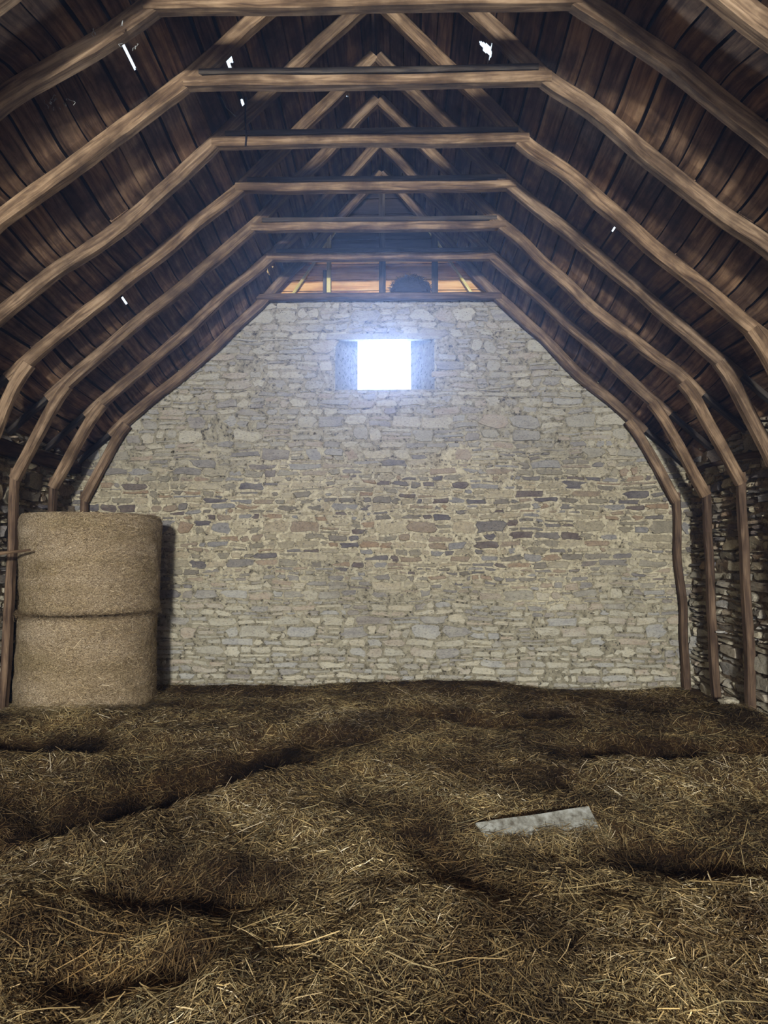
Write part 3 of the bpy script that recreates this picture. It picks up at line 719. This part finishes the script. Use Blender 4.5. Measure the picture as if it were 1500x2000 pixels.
# ------------------------------------------------------------------ round bales
def bale(cx, cy, z0, h, R, label, seed, lean=(0, 0), flare=0.0):
    na, nz = 260, 110; rr = np.random.default_rng(seed)
    fa = vnoise(seed, 8, 5.0); fb = vnoise(seed + 1, 8, 22.0); fc = vnoise(seed + 2, 8, 75.0)
    th = np.linspace(0, 2 * np.pi, na, endpoint=False); V = []; Gv = []
    prof_r = []
    for k in range(nz + 1):
        t = k / nz; z = h * t
        e = min(t, 1 - t) * h
        rad = R - 0.028 * max(0, 1 - e / 0.07) ** 2 + flare * (t - .5)
        px, py = np.cos(th) * 1.5, np.sin(th) * 1.5
        r = rad + 0.006 * fa(px + 3 * seed, py + z) + 0.002 * fb(px + z, py - z * 1.7) + 0.004 * fc(px - z, py + z * 1.3) + 0.006 * np.sin(z * 21 + 1.2 * np.sin(th * 2))
        V.append(np.stack([r * np.cos(th) + lean[0] * t, r * np.sin(th) + lean[1] * t, np.full(na, z)], -1))
        Gv.append(np.stack([th * R, np.full(na, z + seed * 3.3), np.zeros(na)], -1))
    # domed ends
    def cap(zc, s):
        for q in range(1, 12):
            f = 1 - q / 12
            rad = (R - 0.045) * f
            V.append(np.stack([rad * np.cos(th) + lean[0] * (zc > 0), rad * np.sin(th) + lean[1] * (zc > 0), zc + s * 0.02 * (1 - f * f) + 0.006 * fb(np.cos(th) * f * 2, np.sin(th) * f * 2 + zc)], -1))
            Gv.append(np.stack([rad * np.cos(th), rad * np.sin(th), np.zeros(na)], -1))
    order = []
    n0 = len(V); cap(h, 1); top = list(range(n0, len(V))); n1 = len(V); cap(0.0, 0.0); bot = list(range(n1, len(V)))
    rings = bot[::-1] + list(range(0, nz + 1)) + top
    F = []
    i = np.arange(na); j = (i + 1) % na
    for a, b_ in zip(rings, rings[1:]):
        F.append(np.stack([a * na + i, a * na + j, b_ * na + j, b_ * na + i], -1))
    V = np.concatenate(V); Gv = np.concatenate(Gv); F = np.concatenate(F); rn = np.full(len(F), 0.5)
    # stray stalks caught in the surface
    n = 15000; a = rr.uniform(0, 2 * np.pi, n); zz = rr.uniform(0.01, h - 0.005, n)
    L = np.clip(rr.lognormal(math.log(.035), .5, n), .012, .12); w = rr.uniform(.0014, .003, n)
    edge = (np.minimum(zz, h - zz) < 0.10)
    tilt = rr.normal(0, 0.45, n) + np.where(rr.random(n) < .3, rr.uniform(-1.5, 1.5, n), 0); outw = np.abs(rr.normal(0, 0.10, n)) * np.where(edge, 2.6, 1)
    c = np.stack([(R + .004) * np.cos(a) + lean[0] * zz / h + flare * 0, (R + .004) * np.sin(a) + lean[1] * zz / h, zz], -1)
    nrm = np.stack([np.cos(a), np.sin(a), 0 * a], -1); tan = np.stack([-np.sin(a), np.cos(a), 0 * a], -1); upv = np.array([0, 0, 1.0])[None]
    dr = tan * np.cos(tilt)[:, None] + upv * np.sin(tilt)[:, None]
    dr2 = dr + nrm * outw[:, None]
    sd = np.cross(nrm, dr); c = c + nrm * (flare * (zz / h - .5))[:, None]
    A0 = c - dr * L[:, None] / 2 + nrm * .001; A1 = c + dr2 * L[:, None] / 2 + nrm * .003
    o_ = sd * w[:, None] / 2
    SV = np.stack([A0 - o_, A0 + o_, A1 + o_, A1 - o_], 1).reshape(-1, 3); SV[:, 2] = np.clip(SV[:, 2], 0.005, h + .02)
    SF = (np.arange(n) * 4)[:, None] + np.arange(4)[None] + len(V)
    SG = np.repeat(np.stack([a * R, zz, 0 * a], -1), 4, 0)
    rn = np.concatenate([rn, rr.uniform(0.1, 1.0, n)])
    o = np_mesh('round_straw_bale', np.concatenate([V, SV]), np.concatenate([F, SF]), [M_BALE], rn, smooth=True)
    at = o.data.attributes.new('gr', 'FLOAT_VECTOR', 'POINT'); at.data.foreach_set('vector', np.concatenate([Gv, SG]).astype('f').ravel())
    o.location = (cx, cy, z0)
    tag(o, label, 'straw bale', 'stacked round bales by the left wall')
    return o
bale(-3.60, 7.70, -0.05, 1.09, 0.745, 'lower round straw bale standing on the floor under another bale', 21, flare=-0.02)
bale(-3.585, 7.70, 1.064, 1.10, 0.755, 'upper round straw bale stacked on top of the lower one', 33, lean=(-0.01, 0), flare=0.025)
# straw heaped against the foot of the bale
n = 9000; a = rng.uniform(0, 2 * np.pi, n); q = 0.75 + np.abs(rng.normal(0, .12, n)); xb, yb = -3.6 + q * np.cos(a), 7.70 + q * np.sin(a)
ok = (xb > X_L + .06) & (yb < Y_FAR - .05); xb, yb, q = xb[ok], yb[ok], q[ok]; n = len(xb)
V, F = strands(n, xb, yb, rng.uniform(.03, .12, n), rng.uniform(.0016, .0035, n), H, np.clip(.09 - (q - .75) * .5, 0, 1) * rng.random(n) + .003)
tag(np_mesh('fallen_straw', V, F, [M_STRAW], np.repeat(rng.uniform(0, 1, n), 2), smooth=False), 'small drift of straw fallen round the foot of the bale stack', 'straw', kind='stuff')
n = 5000; a = rng.uniform(0, 2 * np.pi, n); q = rng.uniform(0.69, 0.785, n); xs_, ys_ = -3.595 + q * np.cos(a), 7.70 + q * np.sin(a)
ok = xs_ > X_L + .05; a, xs_, ys_ = a[ok], xs_[ok], ys_[ok]; n = len(xs_)
V2, F2 = strands(n, xs_, ys_, rng.uniform(.02, .07, n), rng.uniform(.0016, .003, n), lambda p, q_: 0 * p + 1.050, rng.normal(0, .022, n), az=a + 1.57 + rng.normal(0, 1.0, n), pitch=rng.normal(0, .5, n))
tag(np_mesh('seam_straw', V2, F2, [M_BALE], np.repeat(rng.uniform(0, .7, n), 2), smooth=False), 'ragged straw squeezed out of the seam between the two stacked bales', 'straw', kind='stuff')

# ------------------------------------------------------------------ small things
# grey board half buried in the straw
m, nt, b = mat('pale_weathered_panel')
geo = N(nt, 'ShaderNodeNewGeometry'); n1 = N(nt, 'ShaderNodeTexNoise', i_Scale=18.0, i_Detail=6.0, i_Roughness=0.7); nt.links.new(geo.outputs['Position'], n1.inputs['Vector'])
rp = ramp(nt, [(0.35, S(84, 80, 70)), (0.5, S(124, 124, 114)), (0.65, S(150, 152, 144))]); nt.links.new(n1.outputs['Fac'], rp.inputs[0]); nt.links.new(rp.outputs[0], b.inputs['Base Color'])
M_PANEL = m
mb = MB()
a0, a1 = Vector((0.54, 4.08, -0.04)), Vector((1.26, 4.30, -0.03)); hz = float(H(0.9, 4.3))
ax = (a1 - a0).normalized(); nrm = Vector((-ax.y, ax.x, 0)); up = (nrm * 0.80 + Vector((0, 0, 0.60))).normalized(); th = ax.cross(up)
n = 14; Lb = (a1 - a0).length; rows = []
for i in range(n + 1):
    t = i / n; bw = 0.20 - 0.01 * t
    base = a0 + ax * Lb * t + Vector((0, 0, hz - 0.015 + 0.02 * t)) + th * 0.004 * math.sin(t * 9)
    cutl = 0.05 * (1 - t) if i == 0 else 0
    rows.append([mb.vert(p_, p_) for p_ in (base + ax * cutl, base + up * bw - ax * cutl * .6, base + up * bw - ax * cutl * .6 - th * .016, base + ax * cutl - th * .016)])
for A, B in zip(rows, rows[1:]):
    for q in range(4): mb.face((A[q], A[(q + 1) % 4], B[(q + 1) % 4], B[q]))
mb.face(rows[0][::-1]); mb.face(rows[-1])
tag(mb.build('plank', M_PANEL), 'pale grey board half buried in the straw on the right of the floor', 'board')
n = 1500; t = rng.uniform(-0.05, 1.05, n); off = rng.normal(-0.02, .05, n)
xb, yb = 0.50 + .77 * t + 0.06 * 0, 4.08 + .22 * t + off - 0.03
V, F = strands(n, xb, yb, rng.uniform(.03, .11, n), rng.uniform(.0018, .0035, n), H, rng.uniform(0, .03, n) * (1 + 1.2 * (np.abs(t - .62) < .07)))
tag(np_mesh('covering_straw', V, F, [M_STRAW], np.repeat(rng.uniform(0, 1, n), 2), smooth=False), 'wisps of straw lapping over the lower edge of the grey board', 'straw', kind='stuff')

def rock(name, loc, s, label, seed, m=None):
    mb = MB(); nu, nv = 22, 14; ids = {}
    for i in range(nu):
        for j in range(nv + 1):
            a, p_ = 2 * math.pi * i / nu, math.pi * j / nv - math.pi / 2
            v = Vector((math.cos(a) * math.cos(p_), math.sin(a) * math.cos(p_), math.sin(p_)))
            v = Vector([math.copysign(abs(c) ** 0.7, c) for c in v]); k = 1 + 0.25 * mnoise.noise(v * 1.6 + Vector((seed, 0, 0))) + 0.06 * mnoise.noise(v * 6)
            ids[i, j] = mb.vert((v.x * s[0] * k, v.y * s[1] * k, v.z * s[2] * k + s[2] * .7))
    for i in range(nu):
        for j in range(nv): mb.face((ids[i, j], ids[(i + 1) % nu, j], ids[(i + 1) % nu, j + 1], ids[i, j + 1]), 0.3)
    o = mb.build(name, m or M_STONE, smooth=False); o.location = loc
    return tag(o, label, 'stone')
rock('loose_stone', (3.60, 7.50, float(H(3.6, 7.5)) - .01), (0.10, 0.08, 0.06), 'pale loose stone lying at the foot of the right wall beside a post', 3)

# broken stick poking out of the left wall
mb = MB()
beam(mb, [(X_L - .0, 6.80, 1.70), (-4.15, 6.82, 1.715), (-3.84, 6.84, 1.76)], 0.035, 0.05, up=(0, 0, 1), ch=0.012, wob=0.01, taper=0.5, r=0.85)
tag(mb.build('broken_stick', M_TIMBER), 'pale splintered stick poking from the left wall in front of the upper bale', 'stick')

# twig nest on the tie beam
mb = MB()
nx_, nz_ = 26, 10; cx, cz = 0.15, 5.235; ids = {}
for i in range(nx_ + 1):
    for j in range(nz_ + 1):
        a = math.pi * i / nx_; p_ = math.pi * j / nz_
        v = Vector((math.cos(a) * math.sin(p_), math.cos(p_), math.sin(a) * math.sin(p_)))
        k = 1 + 0.10 * mnoise.noise(v * 4)
        ids[i, j] = mb.vert((cx + v.x * 0.27 * k, 8.76 + v.y * 0.055 * k, cz + v.z * 0.21 * k), (v.x, v.z, 0))
for i in range(nx_):
    for j in range(nz_): mb.face((ids[i, j], ids[i + 1, j], ids[i + 1, j + 1], ids[i, j + 1]), .2)
for q in range(420):
    a = random.uniform(0, math.pi); s = random.uniform(.75, 1.03); px, pz = cx + math.cos(a) * .27 * s, cz + math.sin(a) * .21 * s
    d = Vector((random.gauss(0, 1), random.gauss(0, .2), random.gauss(0, .7))).normalized() * random.uniform(.02, .06); y = 8.70 + random.uniform(-.01, .03)
    w = Vector((0, 0, 1)).cross(d).normalized().cross(d).normalized() * .002
    c = Vector((px, y, max(pz, cz + .02)))
    mb.face([mb.vert(c - d - w), mb.vert(c - d + w), mb.vert(c + d + w), mb.vert(c + d - w)], random.random() * .6)
M_NEST = wood('dark_twigs', [S(26, 26, 32), S(44, 44, 52), S(58, 58, 66), S(74, 74, 80)])
tag(mb.build('twig_nest', M_NEST), 'dark rounded heap of twigs like a nest on the tie beam of the gable', 'nest')

# crumpled dark plastic stuffed between post, wall and bale
m, nt, b = mat('dark_plastic'); b.inputs['Base Color'].default_value = S(38, 44, 52); b.inputs['Roughness'].default_value = 0.35; b.inputs['Specular IOR Level'].default_value = 0.5
mb = MB(); ids = {}
for i in range(15):
    for j in range(41):
        yy, zz = 7.30 + 0.016 * i + .05, 0.02 + j * 0.027
        xx = -4.375 + 0.025 * mnoise.noise(Vector((i * .5, j * .35, 2))) + 0.015 * mnoise.noise(Vector((i * 1.3, j * .9, 5)))
        ids[i, j] = mb.vert((xx, yy, zz))
for i in range(14):
    for j in range(40): mb.face((ids[i, j], ids[i + 1, j], ids[i + 1, j + 1], ids[i, j + 1]))
o = mb.build('plastic_sheet', m); so = o.modifiers.new('thick', 'SOLIDIFY'); so.thickness = 0.004
tag(o, 'crumpled dark plastic sheet squeezed between the left wall and the lower bale', 'plastic sheet')

# hanging cobweb threads under the left slope
m, nt, b = mat('dusty_web'); b.inputs['Base Color'].default_value = S(130, 132, 128)
M_WEB = m
m, nt, b = mat('dark_cord'); b.inputs['Base Color'].default_value = S(34, 34, 40); M_CORD = m
def thread(name, pts, r, m, label, cat):
    mb = MB(); P = resample(pts, 0.03); rings = []
    for i, p_ in enumerate(P):
        p_ = p_ + Vector((mnoise.noise(p_ * 9), mnoise.noise(p_ * 9 + Vector((5, 0, 0))), 0)) * 0.012
        k = r * (0.6 + 0.8 * abs(mnoise.noise(p_ * 14)))
        rings.append([mb.vert(p_ + Vector((math.cos(a) * k, math.sin(a) * k, 0))) for a in (0, 1.57, 3.14, 4.71)])
    for A, B in zip(rings, rings[1:]):
        for j in range(4): mb.face((A[j], A[(j + 1) % 4], B[(j + 1) % 4], B[j]))
    mb.face(rings[0]); mb.face(rings[-1][::-1])
    return tag(mb.build(name, m), label, cat)
thread('cobweb_thread', [(-1.62, 5.60, 5.93), (-1.60, 5.62, 5.80), (-1.53, 5.62, 5.66), (-1.45, 5.62, 5.58)], 0.007, M_WEB, 'pale dusty cobweb thread dangling between the upper left boards and second collar', 'cobweb')
thread('hanging_cord', [(-1.405, 5.80, 5.90), (-1.40, 5.80, 5.7), (-1.40, 5.80, 5.42)], 0.010, M_CORD, 'short dark cord hanging down across the third collar beam at its left end', 'cord')

for cx, cy, cz, k, lb in ((-2.50, 4.62, 5.04, 9, 'tuft of dusty white cobweb below the left rafter of the nearest collar truss'), (-2.02, 4.30, 5.26, 6, 'wisp of white cobweb clinging above the left rafter of the nearest collar truss')):
    mb = MB()
    for q in range(k):
        p0 = Vector((cx + random.gauss(0, .10), cy + random.gauss(0, .06), cz + random.gauss(0, .03)))
        P = [p0]
        for _ in range(7): P.append(P[-1] + Vector((random.gauss(0, .012), random.gauss(0, .008), random.gauss(-.002, .012))))
        rings = []
        for p_ in P:
            w_ = random.uniform(.001, .0045); rings.append([mb.vert(p_ + Vector((math.cos(a) * w_, math.sin(a) * w_ * .6, math.sin(a) * w_))) for a in (0, 2.1, 4.2)])
        for A, B in zip(rings, rings[1:]):
            for j in range(3): mb.face((A[j], A[(j + 1) % 3], B[(j + 1) % 3], B[j]))
    tag(mb.build('cobweb', M_WEB), lb, 'cobweb')

# ------------------------------------------------------------------ light
def area(name, loc, rot, sx, sy, power, col):
    l = bpy.data.lights.new(name, 'AREA'); l.shape = 'RECTANGLE'; l.size = sx; l.size_y = sy; l.energy = power; l.color = col
    o = bpy.data.objects.new(name, l); COL.objects.link(o); o.location = loc; o.rotation_euler = rot; return o
# daylight through the far window (faces into the barn)
area('window_daylight', (-0.30, Y_FAR + 3.6, 4.55), (math.radians(-90), 0, 0), 2.5, 2.6, 3600, (0.62, 0.76, 1.0))
# hatch daylight from behind the viewer, and soft fill added at an unseen door
area('hatch_daylight', (-0.15, Y_NEAR + .02, 3.70), (math.radians(90), 0, 0), 0.8, 0.7, 3400, (1.0, 0.985, 0.955))
area('door_fill', (-0.2, Y_NEAR + .02, 1.5), (math.radians(90), 0, 0), 3.6, 2.9, 430, (0.86, 0.93, 1.0))

# dusty air inside the barn
m, nt, b = mat('dusty_air'); nt.nodes.remove(b)
vol = N(nt, 'ShaderNodeVolumePrincipled', i_Density=0.0085, i_Anisotropy=0.78); vol.inputs['Color'].default_value = (0.50, 0.64, 1.0, 1)
nt.links.new(vol.outputs[0], nt.nodes['Material Output'].inputs['Volume'])
mb = MB(); boxm(mb, (X_L - .02, -9.2, -.05), (X_R + .02, Y_FAR - .03, 7.0))
tag(mb.build('dust_haze', m), 'faint bluish dusty haze hanging in the barn air near the bright window', 'haze', kind='stuff')

w = bpy.data.worlds.new('sky'); scene.world = w; w.use_nodes = True
bg = w.node_tree.nodes['Background']; bg.inputs[0].default_value = (0.75, 0.87, 1.0, 1); bg.inputs[1].default_value = 1.6

# ------------------------------------------------------------------ camera
cam = bpy.data.cameras.new('camera'); co = bpy.data.objects.new('camera', cam); COL.objects.link(co)
cam.sensor_fit = 'VERTICAL'; cam.sensor_height = 36; cam.lens = 1300 * 36 / 2000; cam.clip_start = 0.05
co.location = (0, 0, 1.7)
co.rotation_euler = (math.pi / 2 + math.atan(85 / 1300), 0, math.atan(31 / 1300))
scene.camera = co
vs = scene.view_settings; vs.view_transform = 'Standard'; vs.look = 'None'; vs.gamma = 1; vs.use_curve_mapping = False; vs.exposure = 0.0
scene.cycles.use_denoising = True
scene.cycles.max_bounces = 5; scene.cycles.diffuse_bounces = 3; scene.cycles.volume_bounces = 0
scene.cycles.use_adaptive_sampling = True; scene.cycles.adaptive_threshold = 0.05
